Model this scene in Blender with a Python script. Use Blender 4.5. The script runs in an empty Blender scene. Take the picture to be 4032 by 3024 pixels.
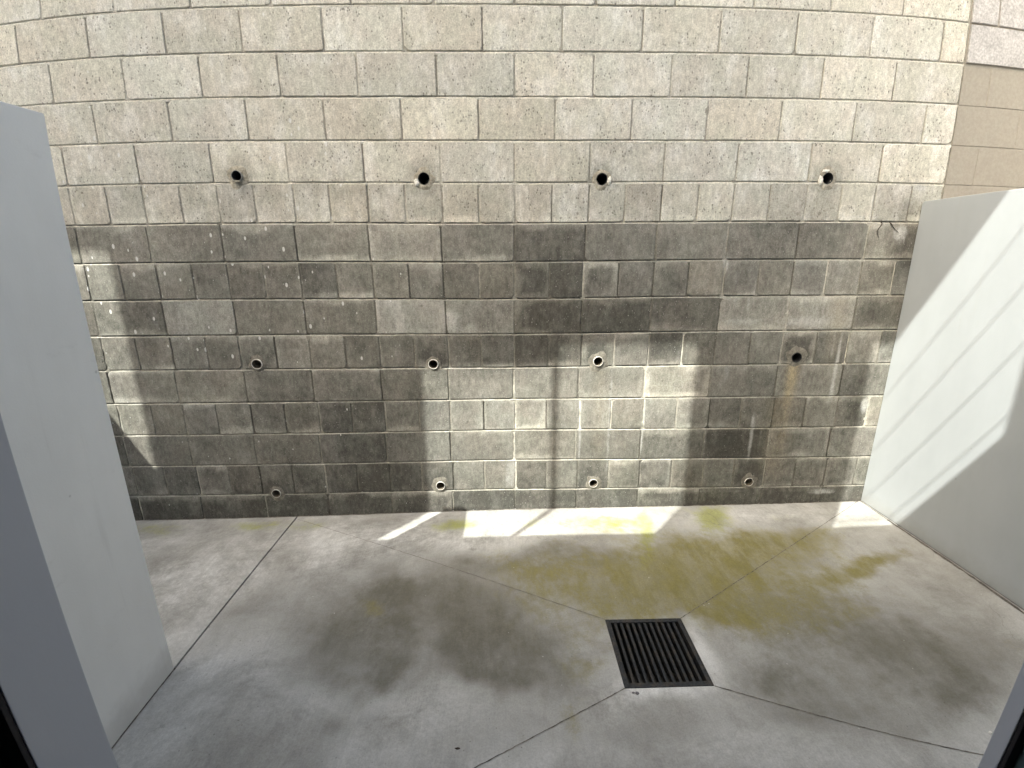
import bpy, bmesh, math, random
import numpy as np
from mathutils import Vector, Matrix, noise as mnoise

random.seed(7)
rng = np.random.default_rng(7)
sc = bpy.context.scene
COL = sc.collection

# ------------------------------------------------------------------ camera
# wide phone lens with its slight corner distortion (radial polynomial)
cam_d = bpy.data.cameras.new("camera")
cam = bpy.data.objects.new("camera", cam_d)
COL.objects.link(cam)
cam.location = (0.0, -2.6608, 1.5739)
cam.rotation_euler = (Matrix.Rotation(-0.02053, 3, 'Z') @ Matrix.Rotation(math.pi / 2 - 0.26347, 3, 'X')
                      @ Matrix.Rotation(-0.005157, 3, 'Z')).to_euler()
cam_d.sensor_width = 36.0
cam_d.sensor_fit = 'HORIZONTAL'
cam_d.lens = 16.0
cam_d.clip_start = 0.02
cam_d.clip_end = 500.0
cam_d.type = 'PANO'
cam_d.panorama_type = 'FISHEYE_LENS_POLYNOMIAL'
cam_d.fisheye_fov = math.radians(179)
cam_d.fisheye_polynomial_k0 = 0.0
cam_d.fisheye_polynomial_k1 = -0.06472008730482254
cam_d.fisheye_polynomial_k2 = 0.0006170702558020303
cam_d.fisheye_polynomial_k3 = 4.124720607457974e-05
cam_d.fisheye_polynomial_k4 = -1.2187786092914559e-06
sc.camera = cam

# ------------------------------------------------------------------ sky, sun, exposure
SUN_DIR = Vector((0.92, 1.0, -1.69)).normalized()      # the way the light travels
elev = math.asin(-SUN_DIR.z)
azim = math.atan2(-SUN_DIR.x, -SUN_DIR.y)                # clockwise from +Y
w = bpy.data.worlds.new("World")
sc.world = w
w.use_nodes = True
wn = w.node_tree
wn.nodes.clear()
sky = wn.nodes.new("ShaderNodeTexSky")
sky.sky_type = 'NISHITA'
sky.sun_disc = False
sky.sun_elevation = elev
sky.sun_rotation = azim
sky.air_density = 1.0
sky.dust_density = 8.0
sky.ozone_density = 1.0
bg = wn.nodes.new("ShaderNodeBackground")
bg.inputs[1].default_value = 0.15
wo = wn.nodes.new("ShaderNodeOutputWorld")
wn.links.new(sky.outputs[0], bg.inputs[0])
wn.links.new(bg.outputs[0], wo.inputs[0])

sun_d = bpy.data.lights.new("sun", 'SUN')
sun_d.energy = 2.55
sun_d.angle = math.radians(0.42)
sun_d.color = (1.0, 0.995, 0.99)
sun = bpy.data.objects.new("sun", sun_d)
sun.rotation_euler = SUN_DIR.to_track_quat('-Z', 'Y').to_euler()
sun.location = (-5, -6, 12)
COL.objects.link(sun)

sc.view_settings.view_transform = 'Standard'
sc.view_settings.look = 'None'
sc.view_settings.exposure = 1.58
sc.view_settings.gamma = 1.0
sc.view_settings.use_white_balance = True
sc.view_settings.white_balance_temperature = 6950
sc.view_settings.white_balance_tint = 3.5
sc.cycles.max_bounces = 10
sc.cycles.diffuse_bounces = 6

# ------------------------------------------------------------------ helpers
def tag(o, label=None, cat=None, group=None, kind=None):
    for k, v in (("label", label), ("category", cat), ("group", group), ("kind", kind)):
        if v:
            o[k] = v
    return o


def link(name, me, mats, parent=None, loc=None):
    for m in (mats if isinstance(mats, (list, tuple)) else [mats]):
        me.materials.append(m)
    o = bpy.data.objects.new(name, me)
    COL.objects.link(o)
    if parent:
        o.parent = parent
    if loc is not None:
        o.location = loc
    return o


def raw(name, vs, fs, mats, parent=None, loc=None, mi=None, smooth=False, attrs=None):
    me = bpy.data.meshes.new(name)
    me.from_pydata([tuple(v) for v in vs], [], [tuple(f) for f in fs])
    if mi is not None:
        me.polygons.foreach_set("material_index", np.array(mi, dtype=np.int32))
    if smooth:
        me.polygons.foreach_set("use_smooth", np.ones(len(me.polygons), dtype=bool))
    for k, arr in (attrs or {}).items():
        a = me.attributes.new(k, 'FLOAT_COLOR', 'POINT')
        a.data.foreach_set("color", np.asarray(arr, dtype=np.float32).ravel())
    me.update()
    return link(name, me, mats, parent, loc)


def empty(name, loc=(0, 0, 0)):
    o = bpy.data.objects.new(name, None)
    o.empty_display_size = 0.1
    o.location = loc
    COL.objects.link(o)
    return o


def box(bm, x0, x1, y0, y1, z0, z1):
    vs = [bm.verts.new(p) for p in ((x0, y0, z0), (x1, y0, z0), (x1, y1, z0), (x0, y1, z0),
                                    (x0, y0, z1), (x1, y0, z1), (x1, y1, z1), (x0, y1, z1))]
    for f in ((3, 2, 1, 0), (4, 5, 6, 7), (0, 1, 5, 4), (1, 2, 6, 5), (2, 3, 7, 6), (3, 0, 4, 7)):
        bm.faces.new([vs[i] for i in f])
    return vs


def bm_obj(name, bm, mat, parent=None, bevel=0.0, loc=None):
    if bevel:
        bmesh.ops.bevel(bm, geom=list(bm.edges), offset=bevel, segments=2, affect='EDGES', profile=0.6)
    bmesh.ops.recalc_face_normals(bm, faces=list(bm.faces))
    me = bpy.data.meshes.new(name)
    bm.to_mesh(me)
    bm.free()
    return link(name, me, mat, parent, loc)


def prism(bm, poly, axis, a, b):
    """extrude a 2-D polygon along axis 0/1/2 from a to b; the polygon is given in the other two axes, in order"""
    def p3(p, t):
        q = list(p)
        q.insert(axis, t)
        return q
    lo = [bm.verts.new(p3(p, a)) for p in poly]
    hi = [bm.verts.new(p3(p, b)) for p in poly]
    bm.faces.new(lo)
    bm.faces.new(hi)
    n = len(poly)
    for i in range(n):
        bm.faces.new((lo[i], lo[(i + 1) % n], hi[(i + 1) % n], hi[i]))


_perm = rng.random((256, 256))


def vnoise(x, y, s=1.0, ox=0.0, oy=0.0):
    """value noise 0..1 on numpy arrays"""
    x = np.asarray(x, float) * s + ox + 97.3
    y = np.asarray(y, float) * s + oy + 51.7
    xi = np.floor(x).astype(int)
    yi = np.floor(y).astype(int)
    fx = x - xi
    fy = y - yi
    fx = fx * fx * (3 - 2 * fx)
    fy = fy * fy * (3 - 2 * fy)
    g = lambda a, b: _perm[a % 256, b % 256]
    return ((g(xi, yi) * (1 - fx) + g(xi + 1, yi) * fx) * (1 - fy)
            + (g(xi, yi + 1) * (1 - fx) + g(xi + 1, yi + 1) * fx) * fy)


def fbm(x, y, s=1.0, o=0.0, n=3):
    t = 0
    a = 0.5
    tot = 0
    for k in range(n):
        t = t + a * vnoise(x, y, s, o + 13.1 * k, o * 1.7 + 7.7 * k)
        tot += a
        a *= 0.5
        s *= 2.03
    return t / tot


def sstep(a, b, x):
    t = np.clip((x - a) / (b - a), 0, 1)
    return t * t * (3 - 2 * t)


# ------------------------------------------------------------------ material helpers
class NT:
    def __init__(self, name):
        self.m = bpy.data.materials.new(name)
        self.m.use_nodes = True
        self.t = self.m.node_tree
        self.t.nodes.clear()
        self.out = self.n("ShaderNodeOutputMaterial")
        self.b = self.n("ShaderNodeBsdfPrincipled")
        self.l(self.b.outputs[0], self.out.inputs[0])
        self.co = self.n("ShaderNodeTexCoord").outputs["Object"]

    def n(self, k):
        return self.t.nodes.new(k)

    def l(self, a, b):
        self.t.links.new(a, b)

    def put(self, v, s):
        if hasattr(v, "links") or hasattr(v, "is_linked"):
            self.l(v, s)
        elif isinstance(v, (tuple, list)):
            s.default_value = tuple(v) + ((1.0,) if len(v) == 3 and len(s.default_value) == 4 else ())
        else:
            s.default_value = v

    def mapping(self, scale=(1, 1, 1), rot=(0, 0, 0), co=None):
        m = self.n("ShaderNodeMapping")
        m.inputs["Scale"].default_value = scale
        m.inputs["Rotation"].default_value = rot
        self.l(co or self.co, m.inputs["Vector"])
        return m.outputs[0]

    def noise(self, scale, detail=4, rough=0.6, co=None, dist=0.0):
        x = self.n("ShaderNodeTexNoise")
        x.inputs["Scale"].default_value = scale
        x.inputs["Detail"].default_value = detail
        x.inputs["Roughness"].default_value = rough
        x.inputs["Distortion"].default_value = dist
        self.l(co or self.co, x.inputs["Vector"])
        return x.outputs[0]

    def vor(self, scale, co=None, feature='F1', rnd=1.0):
        x = self.n("ShaderNodeTexVoronoi")
        x.feature = feature
        x.inputs["Scale"].default_value = scale
        x.inputs["Randomness"].default_value = rnd
        self.l(co or self.co, x.inputs["Vector"])
        return x

    def math(self, op, a, b=None, c=None, clamp=False):
        x = self.n("ShaderNodeMath")
        x.operation = op
        x.use_clamp = clamp
        self.put(a, x.inputs[0])
        if b is not None:
            self.put(b, x.inputs[1])
        if c is not None:
            self.put(c, x.inputs[2])
        return x.outputs[0]

    def mr(self, v, a, b, c=0.0, d=1.0, smooth=True):
        x = self.n("ShaderNodeMapRange")
        x.interpolation_type = 'SMOOTHSTEP' if smooth else 'LINEAR'
        self.put(v, x.inputs[0])
        for i, q in enumerate((a, b, c, d)):
            self.put(q, x.inputs[i + 1])
        return x.outputs[0]

    def mix(self, f, a, b, mode='MIX'):
        x = self.n("ShaderNodeMix")
        x.data_type = 'RGBA'
        x.blend_type = mode
        self.put(f, x.inputs[0])
        self.put(a, x.inputs[6])
        self.put(b, x.inputs[7])
        return x.outputs[2]

    def attr(self, name):
        x = self.n("ShaderNodeAttribute")
        x.attribute_name = name
        s = self.n("ShaderNodeSeparateColor")
        self.l(x.outputs["Color"], s.inputs[0])
        return s.outputs[0], s.outputs[1], s.outputs[2], x.outputs["Alpha"]

    def bump(self, h, strength, dist, prev=None):
        x = self.n("ShaderNodeBump")
        x.inputs["Strength"].default_value = strength
        x.inputs["Distance"].default_value = dist
        self.l(h, x.inputs["Height"])
        if prev is not None:
            self.l(prev, x.inputs["Normal"])
        return x.outputs[0]

    def done(self, col, rough=0.9, normal=None, spec=0.3, metal=0.0):
        self.put(col, self.b.inputs["Base Color"])
        self.put(rough, self.b.inputs["Roughness"])
        self.b.inputs["Specular IOR Level"].default_value = spec
        self.b.inputs["Metallic"].default_value = metal
        if normal is not None:
            self.l(normal, self.b.inputs["Normal"])
        return self.m


def block_material():
    t = NT("concrete_block")
    damp, white, rust, speck = t.attr("stain")
    tint, warm, mort, grain = t.attr("tint")
    off = t.n('ShaderNodeCombineXYZ')
    t.put(t.math('MULTIPLY', warm, 37.0), off.inputs[0])
    t.put(t.math('MULTIPLY', warm, 91.0), off.inputs[2])
    va = t.n('ShaderNodeVectorMath')
    t.l(t.co, va.inputs[0])
    t.l(off.outputs[0], va.inputs[1])
    base_co = t.co
    t.co = va.outputs[0]
    # fine aggregate and stretched mottling
    n1 = t.noise(9, 5, 0.65)
    n2 = t.noise(26, 5, 0.7, t.mapping((1.6, 1, 0.8)))
    n3 = t.noise(130, 3, 0.7)
    n4 = t.noise(48, 3, 0.6, t.mapping((1, 1, 0.55)))
    runs = t.noise(20, 4, 0.65, t.mapping((2.2, 1, 0.22)))
    d = t.math('ADD', damp, t.math('MULTIPLY', t.math('SUBTRACT', n1, 0.5), 0.55))
    d = t.math('ADD', d, t.math('MULTIPLY', t.math('SUBTRACT', n2, 0.5), 0.45))
    d = t.math('ADD', d, t.math('MULTIPLY', t.math('SUBTRACT', runs, 0.5), 0.16), clamp=True)
    col = t.mix(d, (0.66, 0.64, 0.575), (0.106, 0.104, 0.094))
    # pinkish / greenish drift
    hue = t.mr(t.noise(5, 3, 0.5), 0.38, 0.62)
    col = t.mix(0.35, col, t.mix(hue, (0.95, 1.0, 0.94), (1.04, 0.985, 0.95)), 'MULTIPLY')
    bl = t.math('MULTIPLY', t.mr(t.math('ADD', t.noise(7, 5, 0.7, t.mapping((1, 1, 0.5))), t.math('MULTIPLY', runs, 0.25)), 0.60, 0.78), t.mr(damp, 0.2, 0.8, 0.55, 0.07))
    col = t.mix(bl, col, (0.80, 0.79, 0.75))
    col = t.mix(1.0, col, t.mix(warm, (0.975, 0.992, 1.02), (1.025, 1.0, 0.965)), 'MULTIPLY')
    # salt
    wn_ = t.math('ADD', white, t.math('MULTIPLY', t.math('SUBTRACT', n2, 0.5), 0.9))
    wm = t.math('MULTIPLY', t.mr(wn_, 0.25, 0.85), t.mr(white, 0.02, 0.2))
    col = t.mix(t.math('MULTIPLY', wm, 0.8), col, (0.56, 0.56, 0.54))
    rm = t.math('MULTIPLY', rust, t.mr(t.math('ADD', n4, t.math('MULTIPLY', runs, 0.6)), 0.45, 0.9, 0.35, 1.0))
    col = t.mix(t.math('MULTIPLY', rm, 0.9), col, (0.50, 0.41, 0.265))
    # aggregate light/dark grain
    g = t.mr(n3, 0.3, 0.7, 0.80, 1.18)
    g2 = t.mr(n4, 0.3, 0.72, 0.86, 1.12)
    gm = t.math('MULTIPLY', g, g2)
    gm = t.math('MULTIPLY', gm, tint)
    col = t.mix(1.0, col, t.math_col(gm) if hasattr(t, "math_col") else gm, 'MULTIPLY')
    # open pits
    pv = t.vor(62, t.mapping((1, 1, 0.7)))
    pit = t.math('MULTIPLY', t.mr(pv.outputs["Distance"], 0.16, 0.30, 1.0, 0.0), t.mr(n1, 0.42, 0.6))
    pit = t.math('MULTIPLY', pit, t.math('MULTIPLY', grain, t.math('SUBTRACT', 1.0, mort)))
    col = t.mix(t.math('MULTIPLY', pit, 0.7), col, (0.13, 0.12, 0.10))
    # larger dark pock marks
    pk = t.vor(15, t.mapping((1, 1, 0.75)))
    pkm = t.math('MULTIPLY', t.mr(pk.outputs["Distance"], 0.06, 0.12, 1.0, 0.0), t.mr(t.noise(3.1, 2, co=base_co), 0.46, 0.6))
    col = t.mix(t.math('MULTIPLY', pkm, 0.55), col, (0.15, 0.135, 0.11))
    fv = t.vor(95, t.mapping((1, 1, 0.6)))
    fm = t.math('MULTIPLY', t.mr(fv.outputs["Distance"], 0.14, 0.26, 1.0, 0.0), t.mr(n2, 0.48, 0.62))
    col = t.mix(t.math('MULTIPLY', fm, 0.38), col, (0.80, 0.79, 0.74))
    # white droplets, drawn out downwards
    dv = t.vor(25, t.mapping((1.0, 1, 0.55)))
    lim = t.math('MULTIPLY', speck, 0.19)
    sep = t.n("ShaderNodeSeparateColor")
    t.l(dv.outputs["Color"], sep.inputs[0])
    lim = t.math('MULTIPLY', lim, t.mr(sep.outputs[0], 0.35, 1.0))
    dm = t.math('LESS_THAN', dv.outputs["Distance"], lim)
    col = t.mix(t.math('MULTIPLY', dm, 0.85), col, (0.74, 0.74, 0.72))
    h = t.math('ADD', t.math('MULTIPLY', n3, 0.6), t.math('MULTIPLY', n4, 0.5))
    h = t.math('SUBTRACT', h, t.math('MULTIPLY', pit, 0.8))
    h = t.math('SUBTRACT', h, t.math('MULTIPLY', pkm, 0.8))
    nm = t.bump(h, 0.55, 0.004)
    return t.done(col, 0.92, nm, 0.25)


def floor_material():
    t = NT("broomed_concrete")
    dark, olive, green, light = t.attr("stain")
    n1 = t.noise(2.2, 6, 0.66, dist=0.6)
    n2 = t.noise(14, 5, 0.65)
    n3 = t.noise(170, 3, 0.7)
    br = t.noise(30, 3, 0.6, t.mapping((5.0, 0.35, 1)))
    br2 = t.noise(30, 3, 0.6, t.mapping((1.2, 0.2, 1), (0, 0, math.radians(-38))))
    m = t.math('MULTIPLY', t.math('SUBTRACT', n2, 0.5), 0.5)
    m = t.math('ADD', m, t.math('MULTIPLY', t.math('SUBTRACT', n1, 0.5), 0.45))
    m = t.math('ADD', m, t.math('MULTIPLY', t.math('SUBTRACT', br, 0.5), 0.08))
    n5 = t.noise(55, 6, 0.75)
    m = t.math('ADD', m, t.math('MULTIPLY', t.math('SUBTRACT', n5, 0.5), 0.30))

    def lay(a, k=1.0):
        return t.math('MULTIPLY', t.mr(t.math('ADD', a, t.math('MULTIPLY', m, 1.35 * k)), 0.08, 0.86), t.mr(a, 0.01, 0.25))
    col = t.mix(t.mr(n1, 0.3, 0.7), (0.32, 0.312, 0.29), (0.535, 0.535, 0.52))
    col = t.mix(t.math('MULTIPLY', lay(light), 1.0), col, (0.70, 0.70, 0.685))
    col = t.mix(t.math('MULTIPLY', lay(dark), t.mr(t.noise(4.2, 6, 0.7, t.mapping((1.3, 0.8, 1))), 0.32, 0.66, 0.76, 1.0)), col, (0.148, 0.140, 0.112))
    col = t.mix(t.math('MULTIPLY', lay(olive, 1.3), t.mr(t.noise(5.5, 5, 0.65, t.mapping((1.6, 0.7, 1))), 0.35, 0.65, 0.70, 1.0)), col, (0.215, 0.192, 0.075))
    col = t.mix(t.math('MULTIPLY', lay(green, 1.4), 0.8), col, (0.30, 0.315, 0.075))
    g = t.math('MULTIPLY', t.mr(n3, 0.3, 0.7, 0.91, 1.08), t.mr(br, 0.3, 0.7, 0.965, 1.03))
    g = t.math('MULTIPLY', g, t.mr(n5, 0.3, 0.7, 0.91, 1.08))
    g = t.math('MULTIPLY', g, t.mr(br2, 0.3, 0.7, 0.975, 1.025))
    g = t.math('MULTIPLY', g, t.mr(n2, 0.25, 0.75, 0.92, 1.07))
    col = t.mix(1.0, col, g, 'MULTIPLY')
    sv = t.vor(30)
    sp = t.math('MULTIPLY', t.mr(sv.outputs["Distance"], 0.05, 0.10, 1.0, 0.0), t.mr(t.noise(2.3, 2), 0.45, 0.6))
    col = t.mix(t.math('MULTIPLY', sp, 0.55), col, (0.12, 0.11, 0.095))
    sv2 = t.vor(19)
    sp2 = t.math('MULTIPLY', t.mr(sv2.outputs["Distance"], 0.035, 0.06, 1.0, 0.0), t.mr(t.noise(3.3, 2), 0.5, 0.6))
    col = t.mix(t.math('MULTIPLY', sp2, 0.6), col, (0.72, 0.71, 0.68))
    # hairline crazing
    cv = t.vor(2.6, t.co, 'DISTANCE_TO_EDGE')
    wv = t.n("ShaderNodeVectorMath")
    wv.operation = 'MULTIPLY_ADD'
    nz = t.n("ShaderNodeTexNoise")
    nz.inputs["Scale"].default_value = 6
    nz.inputs["Detail"].default_value = 5
    t.l(t.co, nz.inputs["Vector"])
    t.l(nz.outputs["Color"], wv.inputs[0])
    wv.inputs[1].default_value = (0.22, 0.22, 0.0)
    t.l(t.co, wv.inputs[2])
    t.l(wv.outputs[0], cv.inputs["Vector"])
    ck = t.math('MULTIPLY', t.mr(cv.outputs["Distance"], 0.0015, 0.006, 1.0, 0.0), t.mr(t.noise(1.1, 3), 0.52, 0.62))
    col = t.mix(t.math('MULTIPLY', ck, 0.30), col, (0.16, 0.145, 0.12))
    h = t.math('ADD', t.math('MULTIPLY', n3, 0.6), t.math('MULTIPLY', br, 0.7))
    nm = t.bump(h, 0.35, 0.0022)
    return t.done(col, t.mr(n2, 0.2, 0.8, 0.72, 0.9), nm, 0.3)


def paint_material(name, c, rough=0.55, spots=0.3, bump=0.25, foot_dirt=0.35):
    t = NT(name)
    n1 = t.noise(1.7, 4, 0.6)
    n2 = t.noise(160, 3, 0.65)
    n3 = t.noise(7, 4, 0.6, t.mapping((1, 1, 0.25)))
    g = t.math('MULTIPLY', t.mr(n1, 0.3, 0.7, 0.96, 1.02), t.mr(n3, 0.3, 0.7, 0.975, 1.015))
    col = t.mix(1.0, tuple(c), g, 'MULTIPLY')
    v = t.vor(9)
    s = t.math('MULTIPLY', t.mr(v.outputs["Distance"], 0.03, 0.06, 1.0, 0.0), t.mr(t.noise(3, 2), 0.52, 0.6))
    col = t.mix(t.math('MULTIPLY', s, spots), col, (0.2, 0.19, 0.18))
    sz = t.n("ShaderNodeSeparateXYZ")
    t.l(t.co, sz.inputs[0])
    foot = t.math('MULTIPLY', t.mr(t.math('ADD', sz.outputs[2], t.math('MULTIPLY', t.math('SUBTRACT', t.noise(9, 5, 0.7), 0.5), 0.16)), 0.02, 0.16, 1.0, 0.0), foot_dirt)
    col = t.mix(foot, col, (0.30, 0.285, 0.25))
    run = t.math('MULTIPLY', t.mr(t.noise(11, 4, 0.6, t.mapping((1.6, 1.6, 0.10))), 0.60, 0.74), 0.10)
    col = t.mix(run, col, (0.42, 0.41, 0.38))
    scf = t.math('MULTIPLY', t.mr(t.noise(3.2, 6, 0.75, t.mapping((1, 1.0, 2.2))), 0.62, 0.70), 0.10)
    col = t.mix(scf, col, (0.45, 0.44, 0.42))
    return t.done(col, rough, t.bump(t.math('ADD', n2, t.math('MULTIPLY', n1, 0.5)), bump, 0.0015), 0.4)


def plain_material(name, c, rough=0.6, metal=0.0, scale=60, var=0.25, bump=0.2, c2=None, spec=0.4):
    t = NT(name)
    n = t.noise(scale, 4, 0.65)
    n2 = t.noise(scale * 0.15, 3, 0.6)
    k = t.math('MULTIPLY', t.mr(n, 0.3, 0.7, 1 - var, 1 + var), t.mr(n2, 0.3, 0.7, 1 - var * 0.6, 1 + var * 0.6))
    base = tuple(c)
    if c2:
        base = t.mix(t.mr(n2, 0.45, 0.62), tuple(c), tuple(c2))
    return t.done(t.mix(1.0, base, k, 'MULTIPLY'), rough, t.bump(n, bump, 0.002), spec, metal)


M_BLOCK = block_material()
M_FLOOR = floor_material()
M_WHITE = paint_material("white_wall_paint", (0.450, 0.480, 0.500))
M_BEIGE = plain_material("beige_painted_block", (0.375, 0.342, 0.288), 0.75, 0, 70, 0.07, 0.35, (0.36, 0.332, 0.28))
M_ROUGH = plain_material("rough_grey_block", (0.52, 0.505, 0.495), 0.95, 0, 85, 0.22, 1.0)
M_JOINT = plain_material("joint_dirt_and_gap_shade", (0.12, 0.11, 0.098), 0.95, 0, 90, 0.4, 0.5)
M_CUT = plain_material("saw_cut_dirt", (0.15, 0.135, 0.115), 0.95, 0, 60, 0.5, 0.4)
M_IRON = plain_material("dark_cast_iron", (0.036, 0.039, 0.044), 0.5, 0.3, 140, 0.4, 0.5, (0.045, 0.04, 0.036))
M_PIT = plain_material("pit_concrete", (0.05, 0.047, 0.042), 0.95, 0, 40, 0.3)
M_PVC = plain_material("weathered_white_plastic", (0.74, 0.72, 0.67), 0.55, 0, 70, 0.18, 0.2)
M_PVCD = plain_material("black_plastic", (0.03, 0.031, 0.033), 0.45, 0, 90, 0.3, 0.2)
M_PVCG = plain_material("grey_plastic", (0.22, 0.22, 0.21), 0.6, 0, 90, 0.3, 0.3)
M_INNER = plain_material("brown_pipe_lining", (0.20, 0.175, 0.14), 0.8, 0, 60, 0.45, 0.4, (0.10, 0.085, 0.065))  # pipe bore coloured darker and browner than the rim
M_MORD = plain_material("damp_mortar", (0.205, 0.192, 0.163), 0.95, 0, 85, 0.28, 0.9, (0.25, 0.235, 0.2))
M_MORL = plain_material("dry_mortar", (0.33, 0.305, 0.25), 0.95, 0, 85, 0.3, 0.9, (0.43, 0.40, 0.33))
M_PLAS = plain_material("white_plaster", (0.78, 0.76, 0.70), 0.9, 0, 120, 0.15, 0.8)
M_ROOT = plain_material("dry_root", (0.05, 0.036, 0.028), 0.9, 0, 200, 0.4, 0.5)
M_STONE = plain_material("pale_stone", (0.75, 0.74, 0.70), 0.8, 0, 150, 0.15, 0.5)
M_CHIP = plain_material("grey_stone_chip", (0.16, 0.155, 0.165), 0.8, 0, 150, 0.3, 0.5)
M_FRAME = paint_material("painted_door_frame", (0.50, 0.52, 0.57), 0.4, 0.1, 0.1)
M_GASK = plain_material("black_rubber", (0.012, 0.011, 0.014), 0.6, 0, 90, 0.3, 0.1)
M_SASH = plain_material("teal_grey_sash", (0.10, 0.155, 0.165), 0.35, 0.0, 60, 0.1, 0.1)
M_EARTH = plain_material("earth", (0.16, 0.13, 0.09), 0.95, 0, 4, 0.3)
M_WING = paint_material("left_wall_paint", (0.87, 0.87, 0.86))
M_CLAD = paint_material("white_cladding", (0.78, 0.775, 0.76))

# ------------------------------------------------------------------ floor and ground
XL, XR, YF = -1.336, 2.355, -2.30       # seam, right wall, house front
GX0, GX1, GY0, GY1 = 0.455, 0.803, -1.283, -0.935
ZG = -0.012
DARK = [[0.921, -0.683, 0.613, -0.02, -0.108, -0.277, 0.4], [-0.19, -0.961, 0.683, -0.018, 0.031, -0.378, 0.3], [-0.735, -0.801, 0.311, -0.01, 0.078, -0.249, 0.3], [-0.35, -0.86, 0.526, -0.076, 0.021, -0.239, 0.35], [-0.581, -0.636, 0.085, -0.003, 0.014, -0.062, 0.8], [-0.715, -0.918, 0.116, 0.026, 0.034, -0.074, 0.9], [-0.61, -0.78, 0.081, 0.045, 0.035, -0.069, 0.55], [-0.423, -0.683, 0.158, -0.005, 0.016, -0.091, 0.6], [-0.141, -0.745, 0.234, -0.036, -0.001, -0.144, 0.55], [-0.173, -0.933, 0.129, -0.079, -0.022, -0.076, 0.8], [0.043, -0.982, 0.188, -0.048, -0.018, -0.107, 0.75], [0.067, -1.182, 0.093, -0.043, -0.022, -0.062, 0.75], [-0.046, -1.06, 0.099, -0.073, -0.026, -0.057, 0.7], [-0.473, -0.924, 0.05, -0.001, 0.014, -0.064, 0.55], [-0.611, -1.074, 0.202, -0.005, 0.029, -0.1, 0.45], [-0.451, -1.169, 0.079, 0.061, 0.047, -0.067, 0.5], [-0.63, -1.207, 0.118, -0.067, -0.009, -0.049, 0.4], [-0.591, -1.369, 0.06, -0.001, 0.014, -0.042, 0.4], [-0.637, -1.494, 0.103, 0.042, 0.037, -0.051, 0.3], [-0.899, -1.442, 0.102, -0.0, 0.039, -0.076, 0.25], [-1.141, -0.863, 0.075, 0.095, 0.064, -0.069, 0.35], [-1.225, -0.434, 0.074, -0.05, 0.015, -0.148, 0.3], [-0.104, -0.505, 0.301, -0.009, 0.003, -0.091, 0.5], [0.301, -0.484, 0.405, -0.008, -0.012, -0.092, 0.45], [0.507, -0.472, 0.153, -0.003, -0.016, -0.078, 0.3], [0.245, -1.125, 0.091, -0.002, -0.018, -0.137, 0.45], [-0.464, -0.114, 0.346, -0.014, 0.004, -0.025, 0.35], [1.472, -1.143, 0.465, -0.164, -0.234, -0.261, 0.45], [1.628, -1.075, 0.273, -0.097, -0.1, -0.106, 0.35], [1.781, -1.261, 0.138, -0.119, -0.144, -0.112, 0.6], [1.203, -1.46, 0.221, -0.067, -0.084, -0.094, 0.5], [1.137, -1.263, 0.184, -0.054, -0.06, -0.078, 0.4], [0.48, -1.493, 0.173, -0.006, -0.021, -0.068, 0.3], [1.288, -0.948, 0.297, -0.013, -0.064, -0.107, 0.4], [2.185, -0.909, 0.056, -0.191, -0.207, -0.141, 0.35], [2.217, -0.542, 0.098, -0.206, -0.198, -0.167, 0.3], [1.72, -1.431, 0.142, -0.019, -0.146, -0.154, 0.4], [1.057, -1.171, 0.114, -0.005, -0.048, -0.086, 0.3], [0.63, -1.432, 0.294, -0.012, -0.036, -0.096, 0.2], [0.091, -1.416, 0.229, -0.006, -0.006, -0.096, 0.2]]
OLIVE = [[0.982, -0.649, 0.574, -0.018, -0.099, -0.242, 0.9], [0.708, -0.678, 0.307, -0.008, -0.067, -0.221, 0.7], [1.371, -0.464, 0.457, 0.099, -0.065, -0.155, 0.8], [1.019, -0.88, 0.275, -0.086, -0.058, -0.097, 0.7], [1.644, -0.363, 0.191, 0.042, -0.054, -0.107, 0.7], [1.936, -0.628, 0.193, 0.052, -0.047, -0.077, 0.8], [1.676, -0.709, 0.225, 0.04, -0.048, -0.083, 0.5], [0.208, -0.701, 0.21, -0.005, -0.018, -0.187, 0.45], [0.433, -0.865, 0.13, -0.003, -0.023, -0.112, 0.35], [-0.104, -0.47, 0.154, -0.005, 0.004, -0.116, 0.2], [-0.603, -0.805, 0.062, -0.002, 0.015, -0.06, 0.5], [2.168, -1.204, 0.078, -0.054, -0.03, -0.022, 0.5], [0.318, -1.147, 0.076, -0.002, -0.018, -0.107, 0.35], [0.255, -1.42, 0.049, -0.001, -0.013, -0.081, 0.45], [1.52, -0.929, 0.258, -0.09, -0.068, -0.081, 0.35], [0.538, -0.218, 0.393, -0.007, -0.023, -0.118, 0.3], [0.093, -0.586, 0.136, -0.003, -0.006, -0.126, 0.35]]
GREEN = [[1.332, -0.141, 0.092, -0.002, -0.051, -0.111, 0.9], [-0.32, -0.169, 0.103, -0.004, 0.006, -0.059, 0.8], [-1.535, -0.086, 0.175, -0.005, 0.032, -0.063, 0.55], [-2.166, -0.094, 0.176, -0.003, 0.045, -0.063, 0.55], [0.634, -0.169, 0.257, -0.004, -0.016, -0.07, 0.55], [0.838, -0.272, 0.044, -0.001, -0.067, -0.219, 0.6], [1.752, -0.185, 0.143, -0.005, -0.031, -0.05, 0.25], [1.067, -0.043, 0.179, -0.004, -0.02, -0.055, 0.3], [0.087, -0.158, 0.231, -0.006, -0.003, -0.07, 0.25], [-1.215, -0.097, 0.116, -0.004, 0.021, -0.052, 0.35]]
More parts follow.
